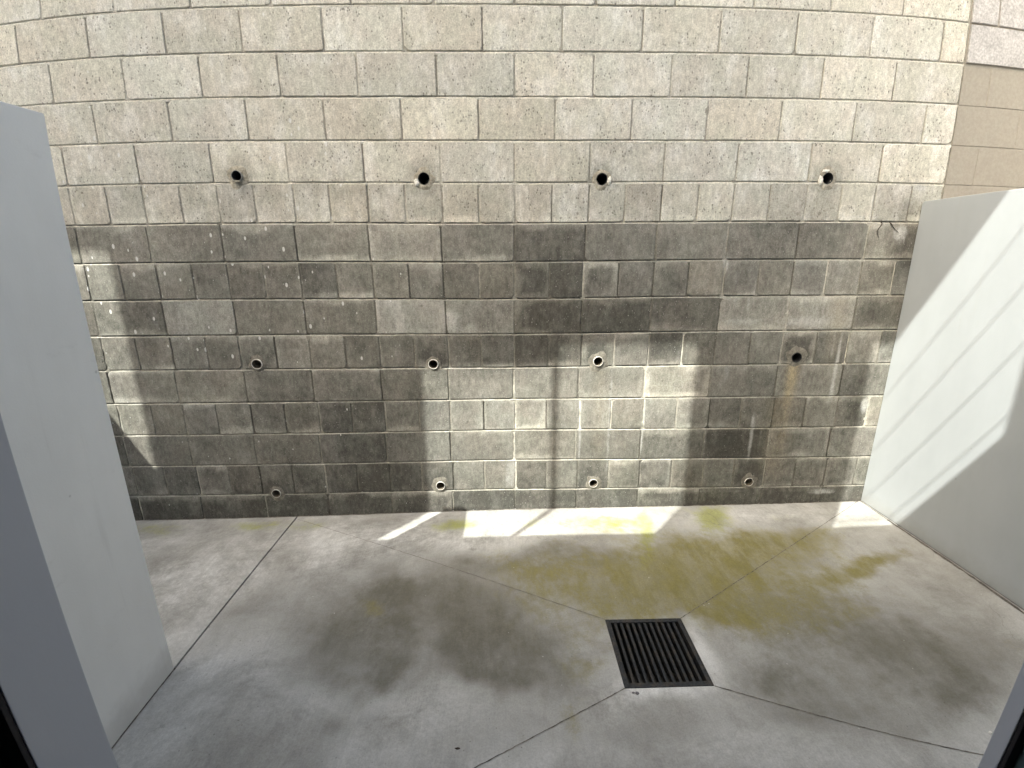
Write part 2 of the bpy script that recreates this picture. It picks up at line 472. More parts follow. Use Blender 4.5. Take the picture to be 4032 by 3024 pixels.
LIGHT = [[0.619, -1.323, 0.191, -0.007, -0.018, -0.052, 0.9], [0.849, -1.14, 0.048, 0.023, 0.0, -0.117, 0.9], [0.896, -0.963, 0.063, -0.002, -0.018, -0.043, 0.5], [-0.195, -0.62, 0.193, -0.006, 0.01, -0.136, 0.25], [0.421, -0.922, 0.064, -0.002, -0.011, -0.055, 0.35], [-0.059, -1.265, 0.267, -0.007, 0.003, -0.13, 0.35], [-0.408, -1.369, 0.268, -0.006, 0.022, -0.101, 0.3], [-0.902, -1.117, 0.268, -0.005, 0.084, -0.19, 0.3], [-0.951, -0.439, 0.36, -0.013, 0.081, -0.228, 0.35], [-0.668, -0.228, 0.557, -0.022, 0.027, -0.116, 0.35], [1.545, -0.136, 0.348, -0.011, -0.038, -0.072, 0.4], [1.628, -0.964, 0.099, -0.083, -0.043, -0.041, 0.35], [1.071, -1.452, 0.085, -0.023, -0.039, -0.048, 0.3], [-1.553, -0.616, 0.289, -0.005, 0.16, -0.261, 0.3], [0.333, -1.439, 0.162, -0.005, -0.02, -0.094, 0.25], [0.027, -0.347, 0.804, -0.017, -0.001, -0.078, 0.3]]



def floor_z(x, y):
    x = np.asarray(x, float)
    y = np.asarray(y, float)
    zb = 0.003 + 0.0126 * x - 0.010 * y
    t = np.maximum.reduce([(GX0 - x) / (GX0 - XL), (x - GX1) / (XR - GX1), (y - GY1) / (0 - GY1), (GY0 - y) / (GY0 - YF)])
    t = np.clip(t, 0, 1)
    return ZG * (1 - t) + zb * t


def blobs(lst, x, y, wob=0.12, seed=0.0):
    wx = x + wob * (fbm(x, y, 2.6, seed + 3) - 0.5) * 2 + 0.04 * (fbm(x, y, 11, seed + 9) - 0.5) * 2
    wy = y + wob * (fbm(x, y, 2.6, seed + 31) - 0.5) * 2 + 0.04 * (fbm(x, y, 11, seed + 19) - 0.5) * 2
    keep = np.ones_like(x)
    for cx, cy, ax, ay, bx, by, s in lst:
        det = ax * by - ay * bx
        u = ((wx - cx) * by - (wy - cy) * bx) / det
        v = (-(wx - cx) * ay + (wy - cy) * ax) / det
        r2 = u * u + v * v
        keep *= 1 - s * np.exp(-0.75 * r2)
    return 1 - keep


def grid_floor(name, xs, ys, hole=None):
    X, Y = np.meshgrid(xs, ys, indexing='ij')
    x = X.ravel()
    y = Y.ravel()
    z = floor_z(x, y)
    st = np.zeros((len(x), 4), np.float32)
    st[:, 0] = blobs(DARK, x, y, 0.15, 1)
    st[:, 1] = blobs(OLIVE, x, y, 0.12, 5)
    st[:, 2] = blobs(GREEN, x, y, 0.05, 9)
    st[:, 3] = blobs(LIGHT, x, y, 0.10, 14)
    nx, ny = len(xs), len(ys)
    vs = np.stack([x, y, z], 1).tolist()
    fs = []
    for i in range(nx - 1):
        for j in range(ny - 1):
            if hole:
                cx = (xs[i] + xs[i + 1]) / 2
                cy = (ys[j] + ys[j + 1]) / 2
                if hole[0] < cx < hole[1] and hole[2] < cy < hole[3]:
                    continue
            a = i * ny + j
            fs.append((a, a + ny, a + ny + 1, a + 1))
    # slab edge skirts so that every joint shows real depth
    edges = {}
    for f in fs:
        for k in range(4):
            e = (f[k], f[(k + 1) % 4])
            if (e[1], e[0]) in edges:
                del edges[(e[1], e[0])]
            else:
                edges[e] = 1
    low = {}
    for a, b in edges:
        for q in (a, b):
            if q not in low:
                low[q] = len(vs)
                vs.append([vs[q][0], vs[q][1], vs[q][2] - 0.06])
        fs.append((b, a, low[a], low[b]))
    st = np.concatenate([st, st[list(low.keys())]]) if low else st
    return raw(name, vs, fs, M_FLOOR, attrs={"stain": st})


def span(a, b, step, extra=()):
    v = sorted(set([round(q, 5) for q in np.linspace(a, b, int(round((b - a) / step)) + 1)]) | set(extra))
    out = [v[0]]
    for q in v[1:]:
        if q - out[-1] < step * 0.35:
            if q in extra or q == v[-1]:
                out[-1] = q
            continue
        out.append(q)
    return np.array(out)


fl = grid_floor("courtyard_floor", span(XL + 0.005, XR + 0.02, 0.022, (GX0, GX1)), span(YF, 0.02, 0.022, (GY0, GY1)),
                (GX0, GX1, GY0, GY1))
tag(fl, "pale broom finished concrete floor with brown and olive stains", kind="structure")
fl2 = grid_floor("courtyard_floor", span(-3.2, XL - 0.005, 0.03), span(YF, 0.02, 0.03))
tag(fl2, "strip of pale concrete floor beyond the dark joint at the left wing wall", kind="structure")

bm = bmesh.new()
box(bm, -60, 60, -60, 60, -0.5, -0.40)
g = bm_obj("ground", bm, M_EARTH)
tag(g, "bare earth under the yard", kind="structure")


def ribbon(vs, fs, mi, p, q, wid, m, lift=0.0016, n=60, wob=0.0022, dz=0.0):
    p = np.array(p)
    q = np.array(q)
    d = (q - p) / np.linalg.norm(q - p)
    nrm = np.array([-d[1], d[0]])
    base = len(vs)
    for k in range(n + 1):
        s = k / n
        c = p + (q - p) * s + nrm * wob * (random.random() - 0.5)
        hw = wid * (0.6 + 0.8 * random.random()) / 2
        for sg in (-1, 1):
            x, y = c + nrm * hw * sg
            vs.append((x, y, float(floor_z(x, y)) + lift + dz))
    for k in range(n):
        a = base + 2 * k
        fs.append((a, a + 2, a + 3, a + 1))
        mi.append(m)


# joint filler in the wide seam and the four saw cuts running from the drain
vs, fs, mi = [], [], []
ribbon(vs, fs, mi, (XL, YF), (XL, 0.0), 0.022, 0, 0, 40, 0.0, -0.009)
ribbon(vs, fs, mi, (GX0, GY1), (-1.318, -0.04), 0.0022, 1, n=120)
ribbon(vs, fs, mi, (GX1, GY1), (2.345, 0.0), 0.0030, 1, n=120)
ribbon(vs, fs, mi, (GX0, GY0), (-1.30, -2.16), 0.0032, 1, n=120)
ribbon(vs, fs, mi, (GX1, GY0), (2.35, -1.99), 0.0036, 1, n=120)
ribbon(vs, fs, mi, (XR - 0.016, YF), (XR - 0.013, -0.24), 0.013, 0, n=90, wob=0.003)  # dark strip drawn as the shadow gap at the right wall's foot
ribbon(vs, fs, mi, (XR - 0.010, -0.24), (XR - 0.006, -0.0), 0.005, 1, n=30, wob=0.003)
ribbon(vs, fs, mi, (XL - 0.001, YF), (XL + 0.002, -1.165), 0.006, 1, n=60, wob=0.003)
ribbon(vs, fs, mi, (-3.0, -0.006), (2.35, -0.006), 0.007, 1, n=160, wob=0.004)
jo = raw("floor_joint", vs, fs, [M_JOINT, M_CUT], mi=mi, parent=fl)

# ------------------------------------------------------------------ block wall
PIPES = [(-1.396, 2.014), (-0.412, 2.001), (0.546, 1.997), (1.786, 2.001),
         (-1.442, 0.995), (-0.419, 0.987), (0.577, 0.994), (1.766, 1.004),
         (-1.446, 0.154), (-0.409, 0.183), (0.579, 0.1855), (1.583, 0.185)]
Z0, DZ = 0.1445, 0.2039
WX0, WX1 = -3.22, 2.470


def L(k):
    return Z0 + DZ * k


ROWS = {-1: (0.071, .4), 0: (0.074, .2), 1: (0.063, .4), 2: (0.075, .2), 3: (0.064, .4), 4: (0.072, .2), 5: (0.070, .4),
        6: (0.070, .2), 7: (0.068, .4), 8: (0.078, .2), 9: (0.075, .4), 10: (0.287, .4), 11: (0.079, .4), 12: (0.319, .4),
        13: (0.079, .4), 14: (0.28, .4), 15: (0.08, .4)}
# blocks whose look stands out: (row, x inside block): (value, warm, damp shift, white)
SPECIAL = {(5, -1.75): (1.18, 0.0, -0.15, 0.15), (5, -0.5): (1.15, 0.0, -0.2, 0.12), (5, -0.2): (1.05, 0.2, -0.12, 0.2),
           (5, 0.2): (0.86, 0.8, 0.1, 0), (5, 0.6): (0.9, 0.7, 0.1, 0), (5, 1.0): (0.92, 0.7, 0.06, 0),
           (5, 1.3): (1.05, 0.4, -0.14, 0.14), (5, 1.7): (1.08, 0.3, -0.16, 0.18), (5, 2.1): (0.85, 0.6, 0.1, 0.25),
           (1, 1.3): (0.8, 0.6, 0.15, 0), (4, 0.2): (0.85, 0.7, 0.1, 0), (4, 0.4): (0.88, 0.7, 0.1, 0),
           (6, 0.2): (0.9, 0.6, 0.1, 0), (6, 0.4): (0.9, 0.6, 0.1, 0), (9, 1.3): (1.06, 0.1, 0, 0), (9, 0.9): (1.04, 0.2, 0, 0),
           (9, -0.6): (1.08, 0.5, 0, 0), (11, -1.6): (1.1, 0.2, 0, 0), (7, -2.1): (0.93, 0.5, 0, 0),
           (7, -0.6): (1.1, 0.35, -0.12, 0), (7, -1.3): (1.02, 0.4, -0.05, 0), (8, 0.4): (1.05, 0.2, -0.1, 0), (8, 0.6): (1.04, 0.3, -0.05, 0)}


WHITE_JOINTS = [(1, 0.07), (2, 0.07), (3, 0.07), (2, 0.67), (3, 0.67), (2, 0.47), (2, 0.87), (4, 2.07), (1, 1.47), (5, 1.47), (0, 0.07), (4, 1.07)]


def wall_stain(x, z, row_damp):
    """damp with some painted sunlight, white, rust, speck at wall points"""
    n = fbm(x, z, 1.6, 2)
    d = row_damp + (n - 0.5) * 0.35 * (z < 1.9)
    # darker, wetter middle and right; paler greyer left
    d = d + 0.10 * np.exp(-((x - 0.45) / 0.7) ** 2 - ((z - 1.3) / 0.35) ** 2) * (z < 1.776)
    d = d - 0.10 * np.exp(-((x + 1.9) / 0.6) ** 2 - ((z - 0.9) / 0.5) ** 2)
    d = d + 0.13 * np.exp(-((z + 0.02) / 0.13) ** 2)
    d = d + 0.25 * np.exp(-((x - 2.18) / 0.10) ** 2 - ((z - 0.75) / 0.22) ** 2)
    d = d + 0.3 * np.exp(-((x - 2.32) / 0.10) ** 2 - ((z - 1.62) / 0.16) ** 2)
    d = d + 0.25 * np.exp(-((x - 2.25) / 0.12) ** 2 - ((z - 1.85) / 0.06) ** 2)
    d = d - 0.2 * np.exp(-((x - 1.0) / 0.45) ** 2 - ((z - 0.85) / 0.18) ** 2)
    d = d - 0.12 * np.exp(-((x - 0.4) / 0.75) ** 4 - ((z - 0.5) / 0.45) ** 4)  # paler over the sunlit patch: sunlight put into the damp tone, beside salts
    wx = x + 0.02 * (fbm(x, z, 7, 4) - 0.5)
    wh = np.zeros_like(x)

    def streak(cx, wd, za, zb, s):
        return s * np.exp(-((wx - cx) / wd) ** 2) * sstep(za - 0.08, za + 0.05, z) * (1 - sstep(zb - 0.04, zb + 0.04, z)) \
            * (0.55 + 0.9 * fbm(x * 3, z, 5, 8))
    for a in ((0.068, 0.012, 0.2, 0.96, 0.5), (0.665, 0.012, 0.25, 0.97, 0.6), (0.70, 0.03, 0.3, 0.9, 0.35), (0.48, 0.012, 0.35, 0.75, 0.7),
              (0.875, 0.012, 0.4, 0.75, 0.8), (0.04, 0.06, 0.16, 0.36, 0.5), (1.05, 0.03, 0.97, 1.08, 0.4), (1.10, 0.015, 0.96, 1.12, 0.4),
              (1.36, 0.022, 1.30, 1.39, 0.5), (1.43, 0.022, 1.29, 1.39, 0.5), (1.27, 0.025, 1.53, 1.59, 0.95), (1.34, 0.03, 1.42, 1.52, 0.5), (1.30, 0.035, 1.38, 1.56, 0.3),
              (1.56, 0.014, 0.3, 0.66, 0.8), (1.36, 0.03, 0.84, 0.97, 0.45), (1.62, 0.03, 0.2, 0.55, 0.3), (1.27, 0.02, 0.3, 0.6, 0.5),
              (2.02, 0.012, 0.7, 1.16, 0.8), (1.98, 0.02, 1.0, 1.17, 0.5), (2.2, 0.02, 0.95, 1.05, 0.3), (2.0, 0.07, 0.55, 0.95, 0.25),
              (0.30, 0.02, 0.58, 0.75, 0.4), (-1.99, 0.05, 1.2, 1.36, 0.4), (-1.0, 0.015, 0.55, 0.74, 0.35),
              (-0.30, 0.06, 1.18, 1.31, 0.55), (-0.62, 0.05, 1.0, 1.16, 0.35), (0.46, 0.04, 1.46, 1.56, 0.3),
              (-1.3, 0.03, 0.8, 0.95, 0.2), (1.70, 0.02, 1.86, 1.98, 0.6), (2.26, 0.045, 1.68, 1.76, 0.9), (2.24, 0.012, 1.4, 1.72, 0.4),
              (2.05, 0.03, 1.44, 1.52, 0.4), (2.25, 0.03, 0.66, 0.74, 1.0), (2.2, 0.02, 1.97, 2.0, 0.7), (0.3, 0.02, 2.85, 3.2, 0.3),
              (-0.95, 0.04, 2.55, 2.85, 0.4), (1.05, 0.03, 2.1, 2.2, 0.5), (1.9, 0.07, 2.62, 2.78, 0.35), (-2.0, 0.03, 2.3, 2.5, 0.3), (-0.45, 0.012, 2.6, 2.8, 0.4)):
        wh = np.maximum(wh, streak(*a))
    for cx, cz, rx, rz, s in ((2.08, 0.105, 0.10, 0.022, 0.95), (1.5, 0.12, 0.14, 0.018, 0.45), (1.28, 0.125, 0.10, 0.014, 0.5),
                              (-0.25, 1.19, 0.12, 0.06, 0.3), (1.45, 1.22, 0.2, 0.03, 0.55), (1.8, 1.22, 0.2, 0.035, 0.6), (0.4, 1.985 - .16, 0.3, 0.02, 0.3),
                              (2.0, 1.80, 0.16, 0.025, 0.6), (1.7, 1.80, 0.10, 0.02, 0.5), (1.3, 1.79, 0.1, 0.02, 0.5), (2.33, 1.96, 0.08, 0.025, 0.7), (1.85, 1.6, 0.14, 0.02, 0.4), (1.75, 1.755, .2, .015, .35)):
        wh = np.maximum(wh, s * np.exp(-(((x - cx) / rx) ** 2 + ((z - cz) / rz) ** 2)) * (0.6 + 0.8 * fbm(x, z, 14, 6)))
    ru = 0.95 * np.exp(-((wx - 1.757) / 0.030) ** 2) * (z < 0.985) * (0.35 + 0.65 * sstep(0.6, 0.9, z)) * sstep(0.1, 0.6, z)
    ru = np.maximum(ru, 0.15 * np.exp(-((wx - 1.98) / 0.05) ** 2) * (z < 1.36) * sstep(0.8, 1.1, z))
    ru = np.maximum(ru, 0.22 * np.exp(-((wx - 1.72) / 0.09) ** 2) * (z < 0.75) * sstep(0.1, 0.4, z))
    ru = np.maximum(ru, 0.12 * np.exp(-((wx - 0.60) / 0.04) ** 2) * (z < 0.95) * sstep(0.2, 0.5, z))
    for px, pz in PIPES:
        r = np.hypot(x - px, (z - pz) * 0.95)
        amp = 0.28 if pz > 1.9 else (0.35 if px > 1.5 else 0.16)
        up = np.where(z > pz - 0.02, 1.0, 0.35)
        d = d + amp * up * np.exp(-((r - 0.06) / 0.035) ** 2)
    sp = 0.55 * sstep(-0.2, -1.1, x) * (0.4 + 1.2 * fbm(x, z, 1.3, 21)) + 0.16
    sp = sp * np.where((z > 1.0) & (z < 2.3), 1.25, 0.75)
    return d, np.clip(wh, 0, 1), np.clip(ru, 0, 1), np.clip(sp, 0, 1)


def build_block_wall():
    vs, fs = [], []
    stain, tint = [], []
    step = 0.02

    def add_pts(px, py, pz, rd, tv, halo=None, white=0.0):
        base = len(vs)
        x = np.array(px)
        z = np.array(pz)
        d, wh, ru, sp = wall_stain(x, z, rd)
        if halo is not None:
            d = d - halo
        vs.extend(zip(px, py, pz))
        wh = np.clip(wh + white * fbm(x, z, 8, 17) * 1.2, 0, 1)
        stain.append(np.stack([np.clip(d, 0, 1), wh, ru, sp], 1))
        tint.append(np.tile(np.array(tv, float), (len(px), 1)))
        return base

    bounds = {}
    for r, (off, stp) in ROWS.items():
        z0 = -0.12 if r == -1 else L(r)
        z1 = L(0) if r == -1 else L(r + 1)
        k0 = math.floor((WX0 - off) / stp)
        xs = [WX0]
        k = k0
        while True:
            x = off + stp * k
            k += 1
            if x <= WX0 + 0.07:
                continue
            if x >= WX1 - 0.06:
                break
            xs.append(x + random.gauss(0, 0.0025))
        xs.append(WX1)
        bounds[r] = (z0, z1, xs)
        damp_row = {-1: 0.95, 0: 0.88, 1: 0.85, 2: 0.82, 3: 0.80, 4: 0.84, 5: 0.80, 6: 0.80, 7: 0.78, 8: 0.32, 9: 0.16, 10: 0.12, 11: 0.11}.get(r, 0.07)
        for a, b in zip(xs[:-1], xs[1:]):
            gap = 0.0030 + random.random() * 0.0014
            x0, x1 = a + gap, b - gap
            za, zb = z0 + 0.0056, z1 - 0.0040
            mid = (a + b) / 2
            val = 1.0 + random.gauss(0, 0.055)
            warm = min(1, max(0, random.gauss(0.5, 0.17)))
            ds = random.gauss(0, 0.045)
            wht = 0.0
            for (sr, sx), q in SPECIAL.items():
                if sr == r and a < sx < b:
                    val, warm, ds, wht = q
            nx = max(3, int(round((x1 - x0) / step)))
            nz = max(3, int(round((zb - za) / step)))
            rec = random.gauss(0, 0.0009)
            tiltx, tiltz = random.gauss(0, 0.002), random.gauss(0, 0.002)
            chip = [max(0.0, random.gauss(0.002, 0.004)) for _ in range(4)]
            if random.random() < 0.30:
                chip[random.choice((0, 1, 2, 3, 2, 3))] = random.uniform(0.008, 0.016)
            gx = np.concatenate([[x0], np.linspace(x0 + 0.0035, x1 - 0.0035, nx + 1), [x1]])
            gz = np.concatenate([[za], np.linspace(za + 0.0035, zb - 0.0035, nz + 1), [zb]])
            nx += 2
            nz += 2
            X, Z = np.meshgrid(gx, gz, indexing='ij')
            Y = rec + tiltx * (X - mid) + tiltz * (Z - (za + zb) / 2)
            edge = np.zeros_like(X, bool)
            edge[0, :] = edge[-1, :] = edge[:, 0] = edge[:, -1] = True
            jit = (rng.random(X.shape) - 0.5)
            X2, Z2 = X.copy(), Z.copy()
            X2[0, :] += np.abs(jit[0, :]) * 0.004
            X2[-1, :] -= np.abs(jit[-1, :]) * 0.004
            Z2[:, 0] += np.abs(jit[:, 0]) * 0.004
            Z2[:, -1] -= np.abs(jit[:, -1]) * 0.004
            for ci, (ii, jj, sx, sz) in enumerate(((0, 0, 1, 1), (-1, 0, -1, 1), (0, -1, 1, -1), (-1, -1, -1, -1))):
                cx, cz = X[ii, jj], Z[ii, jj]
                c = chip[ci]
                X2[ii, jj] += sx * c * 0.8
                Z2[ii, jj] += sz * c * 0.8
                Y[ii, jj] += c * 0.25
                if c > 0.002:                      # pull the neighbours in with the broken corner
                    ia = 1 if ii == 0 else -2
                    ja = 1 if jj == 0 else -2
                    for (p_, q_), (fx, fz) in (((ia, jj), (0.55, 0.6)), ((ii, ja), (0.6, 0.55)), ((ia, ja), (0.7, 0.7))):
                        X2[p_, q_] += sx * c * fx * 0.8
                        Z2[p_, q_] += sz * c * fz * 0.8
                        Y[p_, q_] += c * 0.12
            Y[edge] += 0.0012 + 0.001 * np.abs(jit[edge])
            dist = np.minimum(np.minimum(X - x0, x1 - X), np.minimum(Z - za, zb - Z))
            halo = None
            if r < 8:
                hs = random.choice((0.0, 0.0, 0.0, 0.07, 0.12, 0.2)) * (0.4 if x1 < -0.4 else 1.0)
                hw = random.uniform(0.012, 0.032)
                nn = fbm(X, Z, 9, r * 3.1 + mid)
                halo = hs * (1 - sstep(hw * 0.4, hw * 1.4, dist + (nn - 0.5) * 0.08))
                # lower lip of salt on some blocks
                if random.random() < 0.22:
                    halo = halo + 0.24 * (1 - sstep(0.008, 0.04, (Z - za) + (nn - 0.5) * 0.07))
                if random.random() < 0.22:
                    halo = halo + 0.24 * (1 - sstep(0.008, 0.04, (zb - Z) + (nn - 0.5) * 0.07))
            elif r == 8:
                nn = fbm(X, Z, 9, mid)
                halo = random.choice((0, .25, .4)) * (1 - sstep(0.01, 0.035, (Z - za) + (nn - 0.5) * 0.05))
            base = add_pts(X2.ravel(), Y.ravel(), Z2.ravel(), damp_row + ds, (val, warm, 0.0, 1.0 if r >= 8 else 0.45),
                           None if halo is None else halo.ravel(), wht)
            W = nz + 1
            dl = set()
            for (px, pz) in PIPES:
                if x0 - 0.05 < px < x1 + 0.05 and za - 0.05 < pz < zb + 0.05:
                    for i in range(nx):
                        for j in range(nz):
                            cx = (gx[i] + gx[i + 1]) / 2
                            cz = (gz[j] + gz[j + 1]) / 2
                            if math.hypot(cx - px, cz - pz) < 0.041:
                                dl.add((i, j))
            for i in range(nx):
                for j in range(nz):
                    if (i, j) in dl:
                        continue
                    q = base + i * W + j
                    fs.append((q, q + W, q + W + 1, q + 1))
            # skirts back into the joint
            ring = [(i, 0) for i in range(nx)] + [(nx, j) for j in range(nz)] + [(i, nz) for i in range(nx, 0, -1)] + [(0, j) for j in range(nz, 0, -1)]
            idx = [base + i * W + j for i, j in ring]
            bx = [vs[q][0] for q in idx]
            bz = [vs[q][2] for q in idx]
            sb = add_pts(bx, [0.016] * len(idx), bz, damp_row + ds, (val * 0.9, warm, 1.0, 0.3))
            n = len(idx)
            for k in range(n):
                k2 = (k + 1) % n
                i1, i2 = ring[k], ring[k2]
                m = ((bx[k] + bx[k2]) / 2, (bz[k] + bz[k2]) / 2)
                if any(math.hypot(m[0] - px, m[1] - pz) < 0.036 for px, pz in PIPES):
                    continue
                fs.append((idx[k], sb + k, sb + k2, idx[k2]))

    def clear(x, z, r=0.04):
        return all(math.hypot(x - px, z - pz) > r for px, pz in PIPES)
    # bed joints: struck mortar, deep under the upper block and nearly flush on the lower one
    nb = int((WX1 - WX0) / 0.03)
    xs = np.linspace(WX0, WX1, nb + 1)
    for k in range(0, 17):
        zc = L(k)
        wet = 0.42 if k < 8 else (0.15 if k == 8 else 0.06)
        prof = ((0.0130, 0.0125), (0.0050, 0.0115), (0.0014, 0.0085), (-0.0034, 0.0006), (-0.0120, 0.0045))
        jz = (fbm(xs, xs * 0 + k * 3.7, 3, k) - 0.5) * 0.006
        jy = (fbm(xs, xs * 0 + k * 2.1, 14, k + 40) - 0.5) * 0.004
        cols = []
        for (dz, y), tn in zip(prof, (0.5, 0.5, 0.62, 1.20, 1.0)):  # recess shade and bright lower lip painted into the mortar tone
            up = k > 8
            cols.append(add_pts(xs, (y * (0.7 if up and y > 0.002 else 1.0)) + jy, zc + dz + jz, wet, (tn * 0.5 + 0.55 if up else tn, 0.6, 1.0, 0.0)))
        for i in range(nb):
            if not clear((xs[i] + xs[i + 1]) / 2, zc):
                continue
            for c in range(4):
                fs.append((cols[c] + i, cols[c + 1] + i, cols[c + 1] + i + 1, cols[c] + i + 1))
    # upright joints
    for r, (z0, z1, bx) in bounds.items():
        for x in bx[1:-1]:
            n = 8
            zz = np.linspace(z0, z1, n + 1)
            depth = random.uniform(0.0028, 0.0058)
            wet = (0.70 if r < 8 else 0.38) + random.uniform(-0.15, 0.15)
            jy = (rng.random(n + 1) - 0.5) * 0.004
            pale = random.choice((0.78, 0.9, 1.0)) if r >= 8 else random.choice((0.6, 0.7, 0.85, 1.05))
            if r < 8 and random.random() < 0.28:
                wet = 0.15
            for wr, wx_ in WHITE_JOINTS:
                if wr == r and abs(wx_ - x) < 0.03:
                    wet, pale = rng.random(n + 1) ** 2 * 0.8, 1.42
            a = add_pts([x - 0.014] * (n + 1), depth + jy, zz, wet, (0.88 * pale, 0.8, 1.0, 0.0))
            b = add_pts([x + 0.014] * (n + 1), depth + jy, zz, wet, (0.88 * pale, 0.8, 1.0, 0.0))
            for i in range(n):
                if clear(x, (zz[i] + zz[i + 1]) / 2, 0.045):
                    fs.append((a + i, b + i, b + i + 1, a + i + 1))
    # backing behind the joints
    gx = np.arange(WX0, WX1 + 0.001, 0.0569)
    gz = np.linspace(-0.12, L(16), 60)
    X, Z = np.meshgrid(gx, gz, indexing='ij')
    base = add_pts(X.ravel(), np.full(X.size, 0.0155), Z.ravel(), 0.8, (0.5, 0.6, 1.0, 0.0))
    W = len(gz)
    for i in range(len(gx) - 1):
        for j in range(W - 1):
            if clear((gx[i] + gx[i + 1]) / 2, (gz[j] + gz[j + 1]) / 2, 0.072):
                q = base + i * W + j
                fs.append((q, q + W, q + W + 1, q + 1))
    # top, ends and rear of the wall
    zt = L(16)
    c = ((WX0, 0.0, zt - 0.004), (WX1, 0.0, zt - 0.004), (WX1, 0.2, zt - 0.004), (WX0, 0.2, zt - 0.004),
         (WX0, 0.2, -0.12), (WX1, 0.2, -0.12), (WX1, 0.0, -0.12), (WX0, 0.0, -0.12))
    base = add_pts([p[0] for p in c], [p[1] for p in c], [p[2] for p in c], 0.3, (1, .5, 1, 0))
    for f in ((0, 1, 2, 3), (3, 2, 5, 4), (1, 6, 5, 2), (0, 3, 4, 7)):
        fs.append(tuple(base + q for q in f))
    return raw("block_wall", vs, fs, M_BLOCK, attrs={"stain": np.concatenate(stain), "tint": np.concatenate(tint)})


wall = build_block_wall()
tag(wall, "tall grey concrete block wall, damp and dark below and dry above", "wall")


# ------------------------------------------------------------------ neighbouring painted wall behind the right partition
def coursed(name, x0, x1, rows, gapw, depth, mat, parent, y=0.006, jit=0.001):
    """blocks with shallow joints as one mesh; rows: (z0, z1, first joint, module)"""
    bmq = bmesh.new()
    for z0, z1, off, stp in rows:
        xs = [x0] + [off + stp * k for k in range(40) if x0 + 0.03 < off + stp * k < x1 - 0.03] + [x1]
        for a, b in zip(xs[:-1], xs[1:]):
            q = random.uniform(-jit, jit)
            box(bmq, a + gapw / 2, b - gapw / 2, y + q, y + 0.05, z0 + gapw / 2, z1 - gapw / 2)
    return bm_obj(name, bmq, mat, parent, bevel=min(0.003, gapw * 0.45))


pw = empty("painted_block_wall", (WX1 + 0.004, 0.1, 0))
bm = bmesh.new()
box(bm, WX1 + 0.004, 7.0, 0.0085, 0.2, -0.3, L(16))
o = bm_obj("mortar_core", bm, M_BEIGE, pw)
o.location = (-(WX1 + 0.004), -0.1, 0)
o = coursed("smooth_courses", WX1 + 0.006, 7.0, [(L(k), L(k + 1), 2.645 if k % 2 else 2.87, .4) for k in range(0, 12)], 0.005, 0.003, M_BEIGE, pw, 0.006, 0.0006)
o.location = (-(WX1 + 0.004), -0.1, 0)
o = coursed("rough_courses", WX1 + 0.010, 7.0, [(L(12) + 0.004, L(13), 2.95, .4), (L(13), L(14), 2.652, .4), (L(14), L(15), 2.85, .4), (L(15), L(16), 2.65, .4)], 0.011, 0.01, M_ROUGH, pw, -0.003, 0.0015)
o.location = (-(WX1 + 0.004), -0.1, 0)
tag(o, "rough grey unpainted upper blocks")
tag(pw, "beige painted block wall with rough grey blocks on top, at the upper right corner", "wall")

# ------------------------------------------------------------------ white partition walls
bm = bmesh.new()
prism(bm, [(YF, float(floor_z(XR, YF)) + 0.006), (-0.003, float(floor_z(XR, 0)) + 0.004), (-0.003, 1.876), (-0.014, 1.888), (YF, 1.915)], 0, XR, XR + 0.115)
rw = bm_obj("partition_wall", bm, M_WHITE, bevel=0.003)
tag(rw, "white painted wall on the right, reaching the block wall and half in sunlight", "wall")

bm = bmesh.new()
prism(bm, [(YF, -0.06), (-1.168, -0.06), (-1.168, 2.003), (-1.173, 2.007), (YF, 2.009)], 0, XL - 0.142, XL)
lw = bm_obj("wing_wall", bm, M_WING, bevel=0.003)
tag(lw, "white painted wing wall on the left, stopping short of the block wall", "wall")

bm = bmesh.new()
box(bm, -3.35, -3.2, YF, -0.02, -0.1, 2.20)
bw = bm_obj("boundary_wall", bm, M_WHITE, bevel=0.003)
tag(bw, "white end wall beyond the left wing wall, its top edge shading the block wall", "wall")

# ------------------------------------------------------------------ drain pipes through the block wall
def tube(name, r_out, r_in, front, back, mat, parent=None, loc=None, seg=40, ragged=0.0):
    vs, fs, mi = [], [], []
    rings = [(r_out, back), (r_out, front + 0.0015), (r_out - 0.0012, front), (r_in + 0.001, front), (r_in, front + 0.0015), (r_in, back)]
    for k, (r, y) in enumerate(rings):
        for s in range(seg):
            a = 2 * math.pi * s / seg
            j = ragged * mnoise.noise((math.cos(a) * 3, math.sin(a) * 3, r_out * 50)) if 1 <= k <= 4 else 0
            vs.append((r * math.cos(a), y + j, r * math.sin(a)))
    for k in range(len(rings) - 1):
        for s in range(seg):
            s2 = (s + 1) % seg
            fs.append((k * seg + s, k * seg + s2, (k + 1) * seg + s2, (k + 1) * seg + s))
            mi.append(2 if k == 4 else 0)
    b = (len(rings) - 1) * seg
    fs.append(tuple(b + s for s in range(seg)))
    mi.append(1)
    return raw(name, vs, fs, [mat, M_PIT, M_PVCD if mat in (M_PVCD, M_PVCG) else M_INNER], parent, loc, mi=mi, smooth=True)


